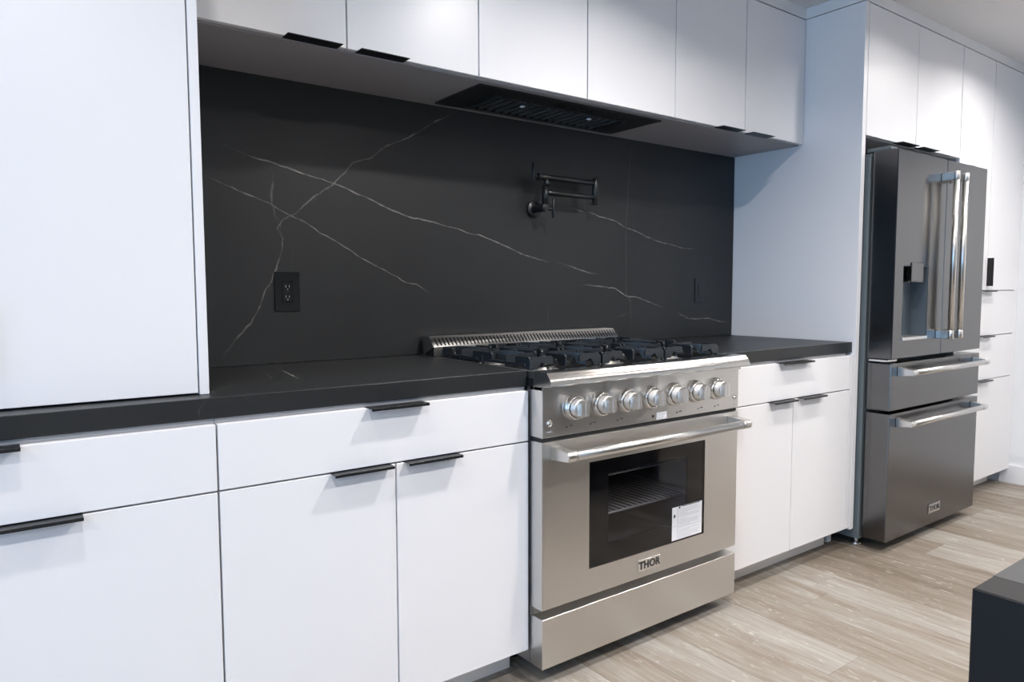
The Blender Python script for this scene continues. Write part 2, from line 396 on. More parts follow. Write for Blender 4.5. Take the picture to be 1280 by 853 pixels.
upper_cabinet(3.0505, 3.993, 3.511, ZU, YT, 'deep white upper cabinet over the refrigerator with two black edge pulls', ((3.326, 3.486), (3.534, 3.694)), 0.011)

# tall unit standing on the left end of the worktop
t = empty('tall_cabinet', (-0.1, -0.29, 0.9155), 'tall white cabinet standing on the left end of the black worktop', 'cabinet')
B('body', M['carcass'], t, (-0.534, 0.3155, -0.5515, -0.001, 0.9165, ZT))
door(t, -0.534, -0.106, -0.5721, 0.9195, ZT-0.002)
d = door(t, -0.106, 0.3155, -0.5721, 0.9195, ZT-0.002); vpull(d, -0.1045, -0.5721, 0.985, 1.145)
B('end_panel', M['white'], t, (0.3165, 0.3368, -0.5735, -0.001, 0.9155, ZT), bev=0.0007)

# pantry right of the fridge
t = empty('pantry_cabinet', (4.41, -0.32, FZ), 'tall white pantry cabinet with three drawers below two doors, right of the refrigerator', 'cabinet')
PX0, PXM, PX1 = 3.995, 4.400, 4.808
B('body', M['carcass'], t, (PX0+0.0005, PX1-0.0005, YT+0.0205, 0.011, 0.076, ZT-0.002))
B('toe_kick', M['kick'], t, (PX0, PX1, -0.553, -0.536, FZ, 0.0755))
z3, z2, z1_, z0_ = 1.139, 0.887, 0.638, 0.070
d = door(t, PX0, PXM, YT, z3+G, ZT-0.002)
d = door(t, PXM, PX1, YT, z3+G, ZT-0.002); vpull(d, PXM+G-0.001, YT, 1.163, 1.318)
for za, zb in ((z2, z3), (z1_, z2), (z0_, z1_)):
    d = door(t, PX0, PX1, YT, za+G, zb-G, 'drawer'); pull(d, 4.315, 4.475, YT, zb-G+0.0007)
B('filler', M['white'], t, (PX1+0.001, WX1-0.001, YT+0.004, YT+0.022, 0.070, ZT-0.002), bev=0.0006)

# ================================================================== stone
def slab(name, x0, x1, y0, y1, z0, z1, ribbons, label, cat, bev=0.0012):
    """slab with its veins laid into the faces; ribbons = list of (list of 3d points, normal axis, strength, width)"""
    bm = bmesh.new(); box(bm, x0, x1, y0, y1, z0, z1, bev=bev)
    lay = bm.verts.layers.float.new('vein')
    for pts, nrm, s, wd in ribbons:
        P = [Vector(p) for p in pts]; n = Vector(nrm); Q = []
        for a, c in zip(P, P[1:]):
            L = (c-a).length; k = max(1, int(L/0.018)); side = (c-a).normalized().cross(n)
            for i in range(k):
                f = i/k; q = a.lerp(c, f) + (side*random.uniform(-0.0022, 0.0022) if i else Vector()); Q.append(q)
        Q.append(P[-1]); prev = None; nQ = len(Q)
        for i, q in enumerate(Q):
            d = (Q[min(i+1, nQ-1)] - Q[max(i-1, 0)]).normalized(); side = d.cross(n).normalized()
            fade = min(1.0, i/5.0 + 0.12, (nQ-1-i)/5.0 + 0.12)
            wdt = wd*0.0029*random.uniform(0.6, 1.35)*(0.4+0.6*fade); ss = s*fade*random.uniform(0.6, 1.1)
            o = n*0.0002
            row = [bm.verts.new(q+o-side*wdt), bm.verts.new(q+o+n*0.00005), bm.verts.new(q+o+side*wdt)]
            row[1][lay] = ss
            if prev:
                bm.faces.new((prev[0], prev[1], row[1], row[0])); bm.faces.new((prev[1], prev[2], row[2], row[1]))
            prev = row
    O = Vector(((x0+x1)/2, (y0+y1)/2, z0)); bmesh.ops.translate(bm, vec=-O, verts=bm.verts)
    me = bpy.data.meshes.new(name); bm.to_mesh(me); bm.free(); me.materials.append(M['stone'])
    o = bpy.data.objects.new(name, me); COL.objects.link(o); o.location = O
    return tag(o, label, cat)
BS=[
([(0.535, 1.59), (0.568, 1.579), (0.615, 1.563), (0.664, 1.555), (0.726, 1.541), (0.766, 1.529), (0.825, 1.516), (0.88, 1.504), (0.948, 1.482), (1.013, 1.461), (1.094, 1.429), (1.164, 1.409), (1.236, 1.4), (1.303, 1.387), (1.365, 1.378), (1.42, 1.362), (1.458, 1.36), (1.519, 1.342), (1.588, 1.32), (1.66, 1.294), (1.733, 1.278), (1.809, 1.26)],0.9,1),
([(1.825, 1.269), (1.888, 1.254), (1.969, 1.235), (2.036, 1.22), (2.095, 1.214)],0.7,1),
([(0.471, 1.497), (0.513, 1.48), (0.554, 1.465), (0.596, 1.448), (0.628, 1.438), (0.666, 1.425), (0.733, 1.39), (0.774, 1.375), (0.833, 1.337), (0.876, 1.318), (0.919, 1.294), (0.957, 1.271), (1.009, 1.244), (1.063, 1.22), (1.146, 1.177), (1.189, 1.171), (1.255, 1.13)],0.8,0.8),
([(1.361, 1.804), (1.323, 1.782), (1.285, 1.764), (1.24, 1.736), (1.168, 1.69), (1.125, 1.67), (1.077, 1.648), (1.043, 1.62), (1.016, 1.599), (0.95, 1.577), (0.924, 1.543), (0.879, 1.498), (0.817, 1.458), (0.793, 1.436), (0.751, 1.396), (0.71, 1.375), (0.692, 1.348), (0.708, 1.315), (0.705, 1.281), (0.689, 1.235), (0.671, 1.184), (0.648, 1.151), (0.63, 1.1), (0.601, 1.047), (0.562, 1.008), (0.523, 0.96), (0.507, 0.933)],0.5,1.1),
([(0.675, 1.541), (0.683, 1.503), (0.675, 1.447), (0.684, 1.387), (0.698, 1.348)],0.3,1.6),
([(0.688, 1.387), (0.704, 1.366), (0.701, 1.337), (0.709, 1.298)],0.35,2),
([(0.711, 1.639), (0.719, 1.585)],0.15,1),
([(0.741, 1.305), (0.737, 1.214)],0.15,1),
([(1.911, 1.5), (1.967, 1.482), (2.034, 1.477), (2.085, 1.464), (2.137, 1.458), (2.19, 1.449), (2.253, 1.424), (2.318, 1.41), (2.394, 1.387), (2.473, 1.37), (2.543, 1.362), (2.616, 1.348), (2.69, 1.343), (2.743, 1.356)],0.7,0.9),
([(1.977, 1.171), (2.07, 1.165), (2.184, 1.155), (2.248, 1.122), (2.322, 1.115), (2.399, 1.092), (2.509, 1.063)],0.8,1),
([(2.499, 1.046), (2.581, 1.03)],0.5,0.8),
([(2.581, 1.044), (2.687, 1.006), (2.841, 1.005), (2.91, 0.989), (3.005, 0.983)],0.7,1),
([(2.276, 1.805), (2.268, 1.69), (2.248, 1.433), (2.251, 1.135), (2.281, 1.096), (2.287, 0.938)],0.28,0.7),
([(1.805, 1.108), (1.797, 0.988)],0.28,0.7),
([(2.132, 1.015), (2.231, 1.034), (2.314, 1.056)],0.2,0.8),
([(1.937, 1.016), (2.02, 1.009)],0.2,0.8),
([(1.235, 1.352), (1.303, 1.371)],0.2,1),
([(1.043, 1.255), (1.07, 1.27)],0.3,1),
([(0.478, 1.724), (0.552, 1.752)],0.15,1),
([(0.799, 1.422), (0.836, 1.471)],0.2,1.5),
]
slab('backsplash', 0.3375, XP0-0.0005, 0.0, 0.012, 0.9155, ZU-0.0045,
     [([(max(0.34, a), 0.0, min(c, 1.812)) for a, c in pts], (0, -1, 0), s, wd) for pts, s, wd in BS],
     'black marbled stone backsplash slab with fine pale veins behind the range', 'backsplash')
F_, U_ = (0, -1, 0), (0, 0, 1)
slab('worktop', -0.534, 1.1985, YC, -0.0005, 0.8684, 0.915,
     [([(0.317, YC, 0.914), (0.310, YC, 0.906), (0.298, YC, 0.889), (0.300, YC, 0.870)], F_, 0.8, 0.8),
      ([(0.391, YC, 0.913), (0.414, YC, 0.895)], F_, 0.7, 0.8), ([(0.585, YC, 0.904), (0.605, YC, 0.877)], F_, 0.4, 0.6),
      ([(0.638, -0.116, 0.915), (0.614, -0.305, 0.915), (0.595, -0.44, 0.915)], U_, 0.8, 1.6),
      ([(0.351, -0.62, 0.915), (0.352, -0.539, 0.915), (0.443, -0.432, 0.915), (0.54, -0.384, 0.915), (0.575, -0.201, 0.915)], U_, 0.4, 1.0)],
     'long black stone worktop run left of the range with marbled front edge', 'worktop')
slab('worktop', 2.1095, XP0-0.001, YC, -0.0005, 0.8684, 0.915,
     [([(2.502, YC, 0.879), (2.548, YC, 0.904)], F_, 0.5, 0.6), ([(2.764, YC, 0.912), (2.766, YC, 0.873)], F_, 0.35, 0.6),
      ([(2.75, -0.60, 0.915), (2.72, -0.45, 0.915), (2.80, -0.30, 0.915)], U_, 0.25, 1)],
     'short black stone worktop between the range and the tall side panel', 'worktop')

# ================================================================== island (foreground, right edge)
t = empty('kitchen_island', (1.9, -2.6, FZ), 'black kitchen island with stone waterfall end in the lower right corner', 'island')
IX0, IX1, IY0, IY1 = 0.551, 3.2, -3.15, -2.0536
B('worktop', M['stone'], t, (IX0+0.0402, IX1, IY0, IY1, 0.875, 0.915), bev=0.0006)
B('waterfall_end', M['endblack'], t, (IX0, IX0+0.04, IY0, IY1, FZ, 0.915), bev=0.0012)
B('waterfall_end', M['stone'], t, (IX1-0.04, IX1, IY0, IY1, FZ, 0.8745), bev=0.0012)
B('body', M['matte'], t, (IX0+0.041, IX1-0.041, IY0+0.28, IY1-0.04, 0.085, 0.8745))
B('toe_kick', M['matte'], t, (IX0+0.041, IX1-0.041, IY0+0.34, IY1-0.10, FZ, 0.0845))
nx = 4
for i in range(nx):
    a = IX0+0.043 + i*(IX1-IX0-0.086)/nx; c = a + (IX1-IX0-0.086)/nx
    B('door', M['matte'], t, (a+G, c-G, IY1-0.0395, IY1-0.0205, 0.087, 0.870), bev=0.0008)

# ================================================================== range
X0, X1, YR, YRB = 1.2005, 2.1075, -0.7081, -0.6502
XC = (X0+X1)/2
R = empty('gas_range', (XC, -0.35, FZ), 'stainless steel gas range with seven knobs and black iron grates', 'range')
# body shell: sides, back, plinth, decks around the real oven cavity
B('body', M['steel_side'], R, (X0, X0+0.02, YRB, -0.05, 0.035, 0.8595), (X1-0.02, X1, YRB, -0.05, 0.035, 0.8595),
  (X0+0.02, X1-0.02, -0.08, -0.05, 0.035, 0.8595), (X0+0.02, X1-0.02, YRB, -0.08, 0.035, 0.20), (X0+0.02, X1-0.02, YRB, -0.08, 0.72, 0.8595))
B('cooktop_tray', M['enamel'], R, (X0, X1, -0.668, -0.045, 0.860, 0.893), bev=0.001)
for xa in (X0, X1-0.012): B('tray_rim', M['steel_side'], R, (xa, xa+0.012, -0.668, -0.1005, 0.8935, 0.914))
cav = (X0+0.10, X1-0.10)
B('oven_cavity', M['cavity'], R, (cav[0]-0.01, cav[0], YRB+0.002, -0.14, 0.24, 0.69), (cav[1], cav[1]+0.01, YRB+0.002, -0.14, 0.24, 0.69),
  (cav[0], cav[1], -0.14, -0.13, 0.24, 0.69), (cav[0], cav[1], YRB+0.002, -0.14, 0.23, 0.24), (cav[0], cav[1], YRB+0.002, -0.14, 0.69, 0.70))
for z in (0.412, 0.542):
    bm = bmesh.new()
    for k in range(26):
        xx = cav[0]+0.03 + k*(cav[1]-cav[0]-0.06)/25; rod(bm, (xx, -0.60, z), (xx, -0.17, z), 0.0022, 6)
    for yy in (-0.60, -0.17): rod(bm, (cav[0]+0.008, yy, z-0.003), (cav[1]-0.008, yy, z-0.003), 0.004, 8)
    link('oven_rack', bm, M['rack'], R)
# bullnose front rail
bm = bmesh.new()
pts = [(-0.668, 0.9155), (-0.7235, 0.9155), (-0.7265, 0.9148), (-0.7290, 0.9130)]
for i in range(7):
    f = i/6; pts.append((-0.7305-0.0165*f-0.0035*math.sin(math.pi*f), 0.9105-0.0275*f))
pts += [(-0.7475, 0.8795), (-0.7450, 0.8762), (-0.7400, 0.8745), (YR+0.001, 0.8735), (YR+0.001, 0.862), (-0.668, 0.862)]
prism(bm, pts, X0, X1+0.012)
o = link('bullnose_rail', bm, M['rail'], R)
for f in o.data.polygons: f.use_smooth = len(f.vertices) == 4
if hasattr(o.data, 'set_sharp_from_angle'): o.data.set_sharp_from_angle(angle=math.radians(35))
# control panel
CP = B('control_panel', M['steel'], R, (X0, X1, YR, YRB-0.0005, 0.7235, 0.8720), bev=0.0012)
B('panel_gap', M['dark'], R, (X0+0.004, X1-0.004, YR+0.006, YRB-0.0005, 0.7120, 0.7233))
def knob(cx, cz):
    bm = bmesh.new(); Mx = FRONT(cx, YR-0.0003, cz)
    lathe(bm, [(0, 0), (0.0385, 0), (0.0385, 0.006), (0.0365, 0.016), (0.034, 0.0195), (0.0315, 0.0205), (0.030, 0.0195), (0.030, 0.015), (0, 0.015)], Mx, 40)
    k = link('knob_bezel', bm, M['chrome'], CP)
    bm = bmesh.new()
    lathe(bm, [(0, 0.0152), (0.0285, 0.0152), (0.0285, 0.021), (0.0272, 0.0225), (0.0268, 0.0345), (0.0258, 0.036), (0, 0.036)], Mx, 40)
    t2 = bmesh.new()          # grip blade with rounded crown
    prof = [(-0.0165, -0.0195), (-0.0165, 0.010), (-0.0145, 0.0165), (-0.0085, 0.0228), (0, 0.0258), (0.0085, 0.0228), (0.0145, 0.0165), (0.0165, 0.010), (0.0165, -0.0195), (0.009, -0.0235), (-0.009, -0.0235)]
    lo = [t2.verts.new((a, c, 0.0357)) for a, c in prof]; hi = [t2.verts.new((a*0.95, c*0.97, 0.0535)) for a, c in prof]
    t2.faces.new(lo); t2.faces.new(hi[::-1])
    for i in range(len(prof)): j = (i+1) % len(prof); t2.faces.new((lo[i], hi[i], hi[j], lo[j]))
    bmesh.ops.recalc_face_normals(t2, faces=t2.faces)
    merge(bm, t2, 0, Mx)
    g = link('knob', bm, M['satin_knob'], CP)
    B('knob', M['ink_grey'], CP, (cx-0.0006, cx+0.0006, YR-0.0543, YR-0.0538, cz-0.019, cz+0.022)).name = 'pointer_line'
for i in range(7): knob(1.318 + i*0.1093, 0.8045)
for cx, cz in ((1.225, 0.765), (2.083, 0.763)):
    bm = bmesh.new(); lathe(bm, [(0, 0), (0.0105, 0), (0.0105, 0.002), (0.008, 0.0028), (0.0078, 0.0012), (0.0055, 0.0012), (0.0055, 0.0042), (0.0045, 0.005), (0, 0.005)], FRONT(cx, YR-0.0002, cz), 28)
    link('push_button', bm, M['chrome'], CP)
    B('button_marking', M['ink_grey'], CP, (cx-0.006, cx-0.002, YR-0.0005, YR, cz-0.026, cz-0.023), (cx-0.001, cx+0.002, YR-0.0005, YR, cz-0.026, cz-0.023), (cx+0.003, cx+0.006, YR-0.0005, YR, cz-0.026, cz-0.023))
for cx, cz in ((1.291, 0.748), (1.386, 0.746), (1.50, 0.745), (1.776, 0.740), (1.885, 0.742), (1.975, 0.741)):
    bm = bmesh.new(); lathe(bm, [(0, 0), (0.0028, 0), (0.0028, 0.0006), (0, 0.0006)], FRONT(cx, YR-0.0001, cz), 12)
    for q in range(4):
        box(bm, cx+0.012+q*0.0032, cx+0.014+q*0.0032, YR-0.0005, YR-0.0001, cz+0.001, cz+0.004)
    link('knob_marking', bm, M['ink'], CP)
st = B('rating_sticker', M['paper'], CP, (1.6765, 1.726, YR-0.0006, YR-0.0001, 0.7265, 0.7495))
B('print', M['ink_grey'], st, *[(1.680, 1.680+random.uniform(0.02, 0.042), YR-0.0009, YR-0.0006, 0.730+q*0.0045, 0.7312+q*0.0045) for q in range(4)])
B('serial_window', M['ink'], CP, (1.655, 1.6655, YR-0.0006, YR-0.0001, 0.735, 0.7435))
# oven door with a real opening
WX0_, WX1_, WZ0, WZ1 = 1.3835, 1.9265, 0.2965, 0.6285
DZ0, DZ1 = 0.2132, 0.7112
bm = bmesh.new()
yf, yb = YR, YRB-0.0022
def frame_mesh(bm, ox0, ox1, oz0, oz1, ix0, ix1, iz0, iz1, ya, yb_):
    o = [bm.verts.new((x_, y_, z_)) for y_ in (ya, yb_) for x_, z_ in ((ox0, oz0), (ox1, oz0), (ox1, oz1), (ox0, oz1))]
    i = [bm.verts.new((x_, y_, z_)) for y_ in (ya, yb_) for x_, z_ in ((ix0, iz0), (ix1, iz0), (ix1, iz1), (ix0, iz1))]
    for k in range(4):
        j = (k+1) % 4
        bm.faces.new((o[k], o[j], i[j], i[k])); bm.faces.new((o[4+j], o[4+k], i[4+k], i[4+j]))
        bm.faces.new((o[k], o[4+k], o[4+j], o[j])); bm.faces.new((i[j], i[4+j], i[4+k], i[k]))
frame_mesh(bm, X0, X1, DZ0, DZ1, WX0_, WX1_, WZ0, WZ1, yf, yb)
bmesh.ops.recalc_face_normals(bm, faces=bm.faces)
ed = [e for e in bm.edges if all(abs(v.co.y-yf) < 1e-5 for v in e.verts) and all(min(abs(v.co.x-X0), abs(v.co.x-X1)) < 1e-4 for v in e.verts) and all(min(abs(v.co.z-DZ0), abs(v.co.z-DZ1)) < 1e-4 for v in e.verts)]
bmesh.ops.bevel(bm, geom=ed, offset=0.0015, segments=2, affect='EDGES')
OD = link('oven_door', bm, M['steel'], R)
B('window_glass', M['glass'], OD, (WX0_+0.0005, WX1_-0.0005, YR+0.001, YR+0.005, WZ0+0.0005, WZ1-0.0005))
bm = bmesh.new(); frame_mesh(bm, WX0_+0.0005, WX1_-0.0005, WZ0+0.0005, WZ1-0.0005, 1.468, 1.842, 0.356, 0.583, YR+0.0055, YR+0.012)
link('window_mask', bm, M['enamel'], OD)
st = B('warning_label', M['paper'], OD, (1.7605, 1.9145, YR+0.0002, YR+0.0009, 0.3025, 0.4165))
bars = [(1.795, 1.905 - (random.uniform(0, 0.012) if q % 4 else random.uniform(0.03, 0.07)), YR-0.0002, YR+0.0002, 0.3070+q*0.0052, 0.3079+q*0.0052) for q in range(20) if q not in (6, 13)]
bars += [(1.788, 1.7895, YR-0.0002, YR+0.0002, 0.306, 0.410), (1.764, 1.784, YR-0.0002, YR+0.0002, 0.350, 0.351)]
B('print', M['ink_grey'], st, *bars)
bm = bmesh.new()
box(bm, 1.808, 1.905, YR-0.0003, YR+0.0002, 0.4135, 0.4160); box(bm, 1.794, 1.801, YR-0.0003, YR+0.0002, 0.409, 0.4158)
t2 = bmesh.new(); t2.faces.new([t2.verts.new((1.772+a, YR-0.0002, 0.386+c)) for a, c in ((0, -0.008), (0.0055, 0), (0, 0.008), (-0.0055, 0))]); merge(bm, t2)
link('warning_mark', bm, M['ink'], st)
# THOR badge
bd = B('badge', M['chrome'], OD, (1.5965, 1.6985, YR-0.0045, YR-0.0002, 0.2345, 0.2745), bev=0.001)
text('badge_letters', 'THOR', 0.034, M['ink'], bd, 1.6475, YR-0.0048, 0.2545, spacing=1.08, weight=0.0012)
# handle
def bar_handle(parent, x0, x1, z, yface, ybar, r, name='handle'):
    bm = bmesh.new()
    for xa, xb in ((x0, x0+0.030), (x1-0.030, x1)):
        prism(bm, [(yface-0.0003, z+0.022), (yface-0.0003, z-0.020), (ybar+0.004, z-r), (ybar-r*0.7, z-r*0.9), (ybar-r, z-0.2*r), (ybar-r, z+0.4*r), (ybar-r*0.6, z+r), (ybar+0.01, z+r+0.002)], xa, xb, bev=0.0015)
    rod(bm, (x0+0.028, ybar, z), (x0+0.040, ybar, z), r*1.08, 28, 0.001)
    rod(bm, (x1-0.040, ybar, z), (x1-0.028, ybar, z), r*1.08, 28, 0.001)
    rod(bm, (x0+0.039, ybar, z), (x1-0.039, ybar, z), r, 28)
    return link(name, bm, M['steel_plain'], parent)
bar_handle(OD, 1.231, 2.079, 0.6775, YR, -0.775, 0.0145)
# bottom recess and kick drawer
B('recess_panel', M['steel_side'], R, (X0+0.004, X1-0.004, YRB-0.010, YRB-0.0008, 0.1862, 0.2132))
KD = B('storage_drawer', M['steel'], R, (X0, X1, YR, YRB-0.0008, 0.0351, 0.1861), bev=0.0012)
for xx in (X0+0.05, X1-0.05):
    for yy in (-0.50, -0.11):
        bm = bmesh.new(); rod(bm, (xx, yy, FZ), (xx, yy, 0.0348), 0.013, 16); link('foot', bm, M['dark'], R)
# back guard with slanted slotted vent
gy0, gz0, gy1, gz1 = -0.066, 0.9835, -0.0995, 0.948
bm = bmesh.new()
prism(bm, [(-0.016, 0.916), (-0.016, 0.984), (gy0+0.004, 0.984), (gy0+0.004, 0.972), (-0.024, 0.972), (-0.024, 0.916)], X0+0.0015, X1-0.0015)
prism(bm, [(gy1, 0.9165), (gy1, gz1), (gy1+0.003, gz1), (gy1+0.003, 0.9165)], X0+0.0005, X1-0.0005)
prism(bm, [(-0.024, 0.917), (-0.024, 0.971), (gy0+0.004, 0.983), (gy1+0.003, gz1)], X0+0.0005, X0+0.002)
prism(bm, [(-0.024, 0.917), (-0.024, 0.971), (gy0+0.004, 0.983), (gy1+0.003, gz1)], X1-0.002, X1-0.0005)
GD = link('back_guard', bm, M['steel'], R)
bm = bmesh.new()
sl = Vector((0, gy1-gy0, gz1-gz0)); Ls = sl.length; ux = Vector((1, 0, 0)); us = sl.normalized(); un = ux.cross(us)
if un.y > 0: un = -un
def sbox(xa, xb, sa, sb, skew=0.0):
    vs = []
    for dn in (0.0, -0.0012):
        for xx, ss in ((xa, sa), (xb, sa), (xb+skew, sb), (xa+skew, sb)):
            vs.append(bm.verts.new(Vector((xx, gy0, gz0)) + us*ss + un*dn))
    for f in ((0,1,2,3),(7,6,5,4),(0,4,5,1),(1,5,6,2),(2,6,7,3),(3,7,4,0)): bm.faces.new([vs[q] for q in f])
sbox(X0, X1, 0, Ls*0.12); sbox(X0, X1, Ls*0.88, Ls)
nS = 56; pit = (X1-X0-0.012)/nS
sbox(X0, X0+0.007, Ls*0.12, Ls*0.88); sbox(X1-0.007, X1, Ls*0.12, Ls*0.88)
for i in range(nS+1):
    xx = X0+0.006 + i*pit
    if xx+pit*0.56 < X1-0.004: sbox(xx, xx+pit*0.56, Ls*0.12, Ls*0.88)
link('slotted_vent', bm, M['steel'], R)
bm = bmesh.new(); q0 = Vector((0, gy0, gz0)) - un*0.005 + us*0.004; q1 = Vector((0, gy1, gz1)) - un*0.005 - us*0.003
prism(bm, [(-0.030, 0.9165), (-0.030, 0.968), (q0.y, q0.z), (q1.y, q1.z), (q1.y, 0.9165)], X0+0.004, X1-0.004)
link('vent_box', bm, M['dark'], R)
# burners
gx = [X0+0.012 + (X1-X0-0.024)*(k+0.5)/3 for k in range(3)]
for cx in gx:
    for cy in (-0.505, -0.25):
        bm = bmesh.new(); T = Matrix.Translation((cx, cy, 0.8932))
        lathe(bm, [(0, 0), (0.058, 0), (0.056, 0.004), (0.042, 0.006), (0.040, 0.016), (0, 0.016)], T, 32)
        bb = link('burner', bm, M['steel_plain'], R)
        bm = bmesh.new(); lathe(bm, [(0, 0.0162), (0.041, 0.0162), (0.043, 0.020), (0.040, 0.0245), (0.02, 0.0265), (0, 0.0265)], T, 32)
        link('burner_cap', bm, M['enamel'], bb)
# cast-iron grates: each has its frame, feet and fingers
def blade(bm, a, b, zt, h0, h1, th=0.0085):
    """vertical plate from a to b (xy), top at zt, height h0 at a and h1 at b, with softened top corners"""
    a, b = Vector((*a, 0)), Vector((*b, 0)); d = (b-a); L = d.length; d.normalize(); s = Vector((-d.y, d.x, 0))*th/2
    c = 0.006
    prof = [(0, zt-h0), (0, zt-c), (c, zt), (L-c, zt), (L, zt-c), (L, zt-h1), (L*0.72, zt-h1), (L*0.45, zt-min(h0, h1)*0.5-0.004) if h0 != h1 else (L*0.5, zt-h0), (L*0.28, zt-h0)]
    t = bmesh.new()
    A = [t.verts.new(a+d*p+s+Vector((0, 0, z))) for p, z in prof]; C = [t.verts.new(a+d*p-s+Vector((0, 0, z))) for p, z in prof]
    t.faces.new(A); t.faces.new(C[::-1])
    for i in range(len(prof)): j = (i+1) % len(prof); t.faces.new((A[i], C[i], C[j], A[j]))
    bmesh.ops.recalc_face_normals(t, faces=t.faces)
    merge(bm, t)
ZG = 0.951
gw = (X1-X0-0.024)/3
for k, cx in enumerate(gx):
    a, c = cx-gw/2+0.004, cx+gw/2-0.004; f0, f1 = -0.630, -0.122
    ym = (f0+f1)/2
    bm = bmesh.new()          # frame: corner brackets, side plates and the middle bar
    for xx, sx in ((a+0.005, 1), (c-0.005, -1)):
        for yy, sy in ((f0+0.005, 1), (f1-0.005, -1)):
            blade(bm, (xx, yy), (xx+sx*0.085, yy), ZG, 0.0365, 0.024, 0.0068)
            blade(bm, (xx, yy), (xx, yy+sy*0.070), ZG, 0.0365, 0.024, 0.0068)
            box(bm, xx-0.0045, xx+0.0045, yy-0.0045, yy+0.0045, 0.8934, ZG-0.010, bev=0.001)
        blade(bm, (xx, ym-0.055), (xx, ym+0.055), ZG, 0.030, 0.030, 0.0068)
        box(bm, xx-0.0045, xx+0.0045, ym-0.0045, ym+0.0045, 0.8934, ZG-0.010, bev=0.001)
        for cy in (-0.505, -0.25): box(bm, xx-0.005, xx+0.005, cy-0.100, cy+0.100, ZG-0.030, ZG-0.020, bev=0.0015)
    blade(bm, (a+0.004, ym), (c-0.004, ym), ZG, 0.026, 0.026, 0.0068)
    GR = link('grate', bm, M['iron'], R)
    for cy, ya, yb2 in ((-0.505, f0, ym), (-0.25, ym, f1)):
        def finger(p, q, h0=0.036, h1=0.022):
            bm = bmesh.new(); blade(bm, p, q, ZG+0.0006, h0, h1, 0.0068); link('grate_finger', bm, M['iron'], GR)
        for sx in (-1, 1):
            xe = a+0.001 if sx < 0 else c-0.001
            finger((xe, cy), (cx+sx*0.030, cy))
            finger((cx+sx*0.085, ya+0.006), (cx+sx*0.036, cy-0.040), 0.034)
            finger((cx+sx*0.085, yb2-0.006), (cx+sx*0.036, cy+0.040), 0.034)
        finger((cx, ya+0.004), (cx, cy-0.028)); finger((cx, yb2-0.006), (cx, cy+0.028))

# ================================================================== hood insert
t = empty('range_hood', (1.68, -0.19, ZU-0.0105), 'flat black hood insert with baffle filter set in the underside above the range', 'hood')
hz = ZU-0.0045
B('face_plate', M['hood'], t, (1.249, 1.368, -0.327, -0.040, hz-0.005, hz-0.0003), (1.985, 2.107, -0.327, -0.040, hz-0.005, hz-0.0003),
  (1.368, 1.985, -0.327, -0.243, hz-0.005, hz-0.0003), (1.368, 1.985, -0.070, -0.040, hz-0.005, hz-0.0003))
B('filter_frame', M['matte'], t, (1.362, 1.991, -0.248, -0.240, hz-0.0085, hz-0.0052), (1.362, 1.991, -0.073, -0.065, hz-0.0085, hz-0.0052),
  (1.362, 1.370, -0.240, -0.073, hz-0.0085, hz-0.0052), (1.983, 1.991, -0.240, -0.073, hz-0.0085, hz-0.0052), bev=0.0006)
for k in range(17):
    xx = 1.386 + k*0.0358
    if xx < 1.977:
        B('baffle', M['hood'], t, (xx-0.010, xx+0.010, -0.2395, -0.0735, hz-0.0068, hz-0.0052), bev=0.0005)
        B('baffle_lip', M['fside'], t, (xx-0.0105, xx-0.0088, -0.2395, -0.0735, hz-0.0088, hz-0.00682))
for xx in (1.512, 1.832):
    bm = bmesh.new(); lathe(bm, [(0, 0), (0.010, 0), (0.010, 0.003), (0.004, 0.005), (0, 0.005)], Matrix.Translation((xx, -0.207, hz-0.0094)) @ Matrix.Rotation(math.pi, 4, 'X'), 20)
    link('filter_latch', bm, M['paper'], t)
for xx in (1.475, 1.925):
    B('lamp_lens', M['matte'], t, (xx-0.045, xx+0.045, -0.300, -0.262, hz-0.0062, hz-0.0052), bev=0.0004)
B('control_strip', M['gloss'], t, (1.62, 1.79, -0.290, -0.270, hz-0.0062, hz-0.0052), bev=0.0004)

# ================================================================== pot filler
t = empty('pot_filler', (1.725, -0.0005, 1.471), 'matte black folding wall tap mounted on the backsplash above the range', 'tap')
bm = bmesh.new(); lathe(bm, [(0, 0), (0.033, 0), (0.033, 0.007), (0.031, 0.010), (0, 0.010)], FRONT(1.722, -0.0004, 1.472), 40); link('wall_flange', bm, M['black'], t)
bm = bmesh.new(); rod(bm, (1.722, -0.0105, 1.472), (1.722, -0.082, 1.472), 0.0155, 28, 0.001); link('valve_body', bm, M['black'], t)
YA = -0.062
bm = bmesh.new(); rod(bm, (1.735, YA, 1.484), (1.735, YA, 1.560), 0.0125, 8); rod(bm, (1.735, YA, 1.480), (1.735, YA, 1.4875), 0.014, 24); link('riser', bm, M['black'], t)
bm = bmesh.new(); rod(bm, (1.737, -0.070, 1.470), (1.766, -0.070, 1.470), 0.0065, 16); rod(bm, (1.770, -0.070, 1.436), (1.770, -0.070, 1.512), 0.0055, 16, 0.001); link('lever', bm, M['black'], t)
bm = bmesh.new(); rod(bm, (1.745, YA, 1.533), (1.995, YA, 1.533), 0.0105, 20, 0.001); link('lower_arm', bm, M['black'], t)
bm = bmesh.new(); rod(bm, (2.003, YA, 1.508), (2.003, YA, 1.612), 0.0125, 24, 0.002); rod(bm, (2.003, YA, 1.504), (2.003, YA, 1.5075), 0.0150, 24); link('elbow', bm, M['black'], t)
bm = bmesh.new(); rod(bm, (1.702, YA, 1.592), (1.995, YA, 1.592), 0.0105, 20, 0.001); rod(bm, (1.699, YA, 1.592), (1.713, YA, 1.592), 0.0135, 24, 0.001); link('upper_arm', bm, M['black'], t)
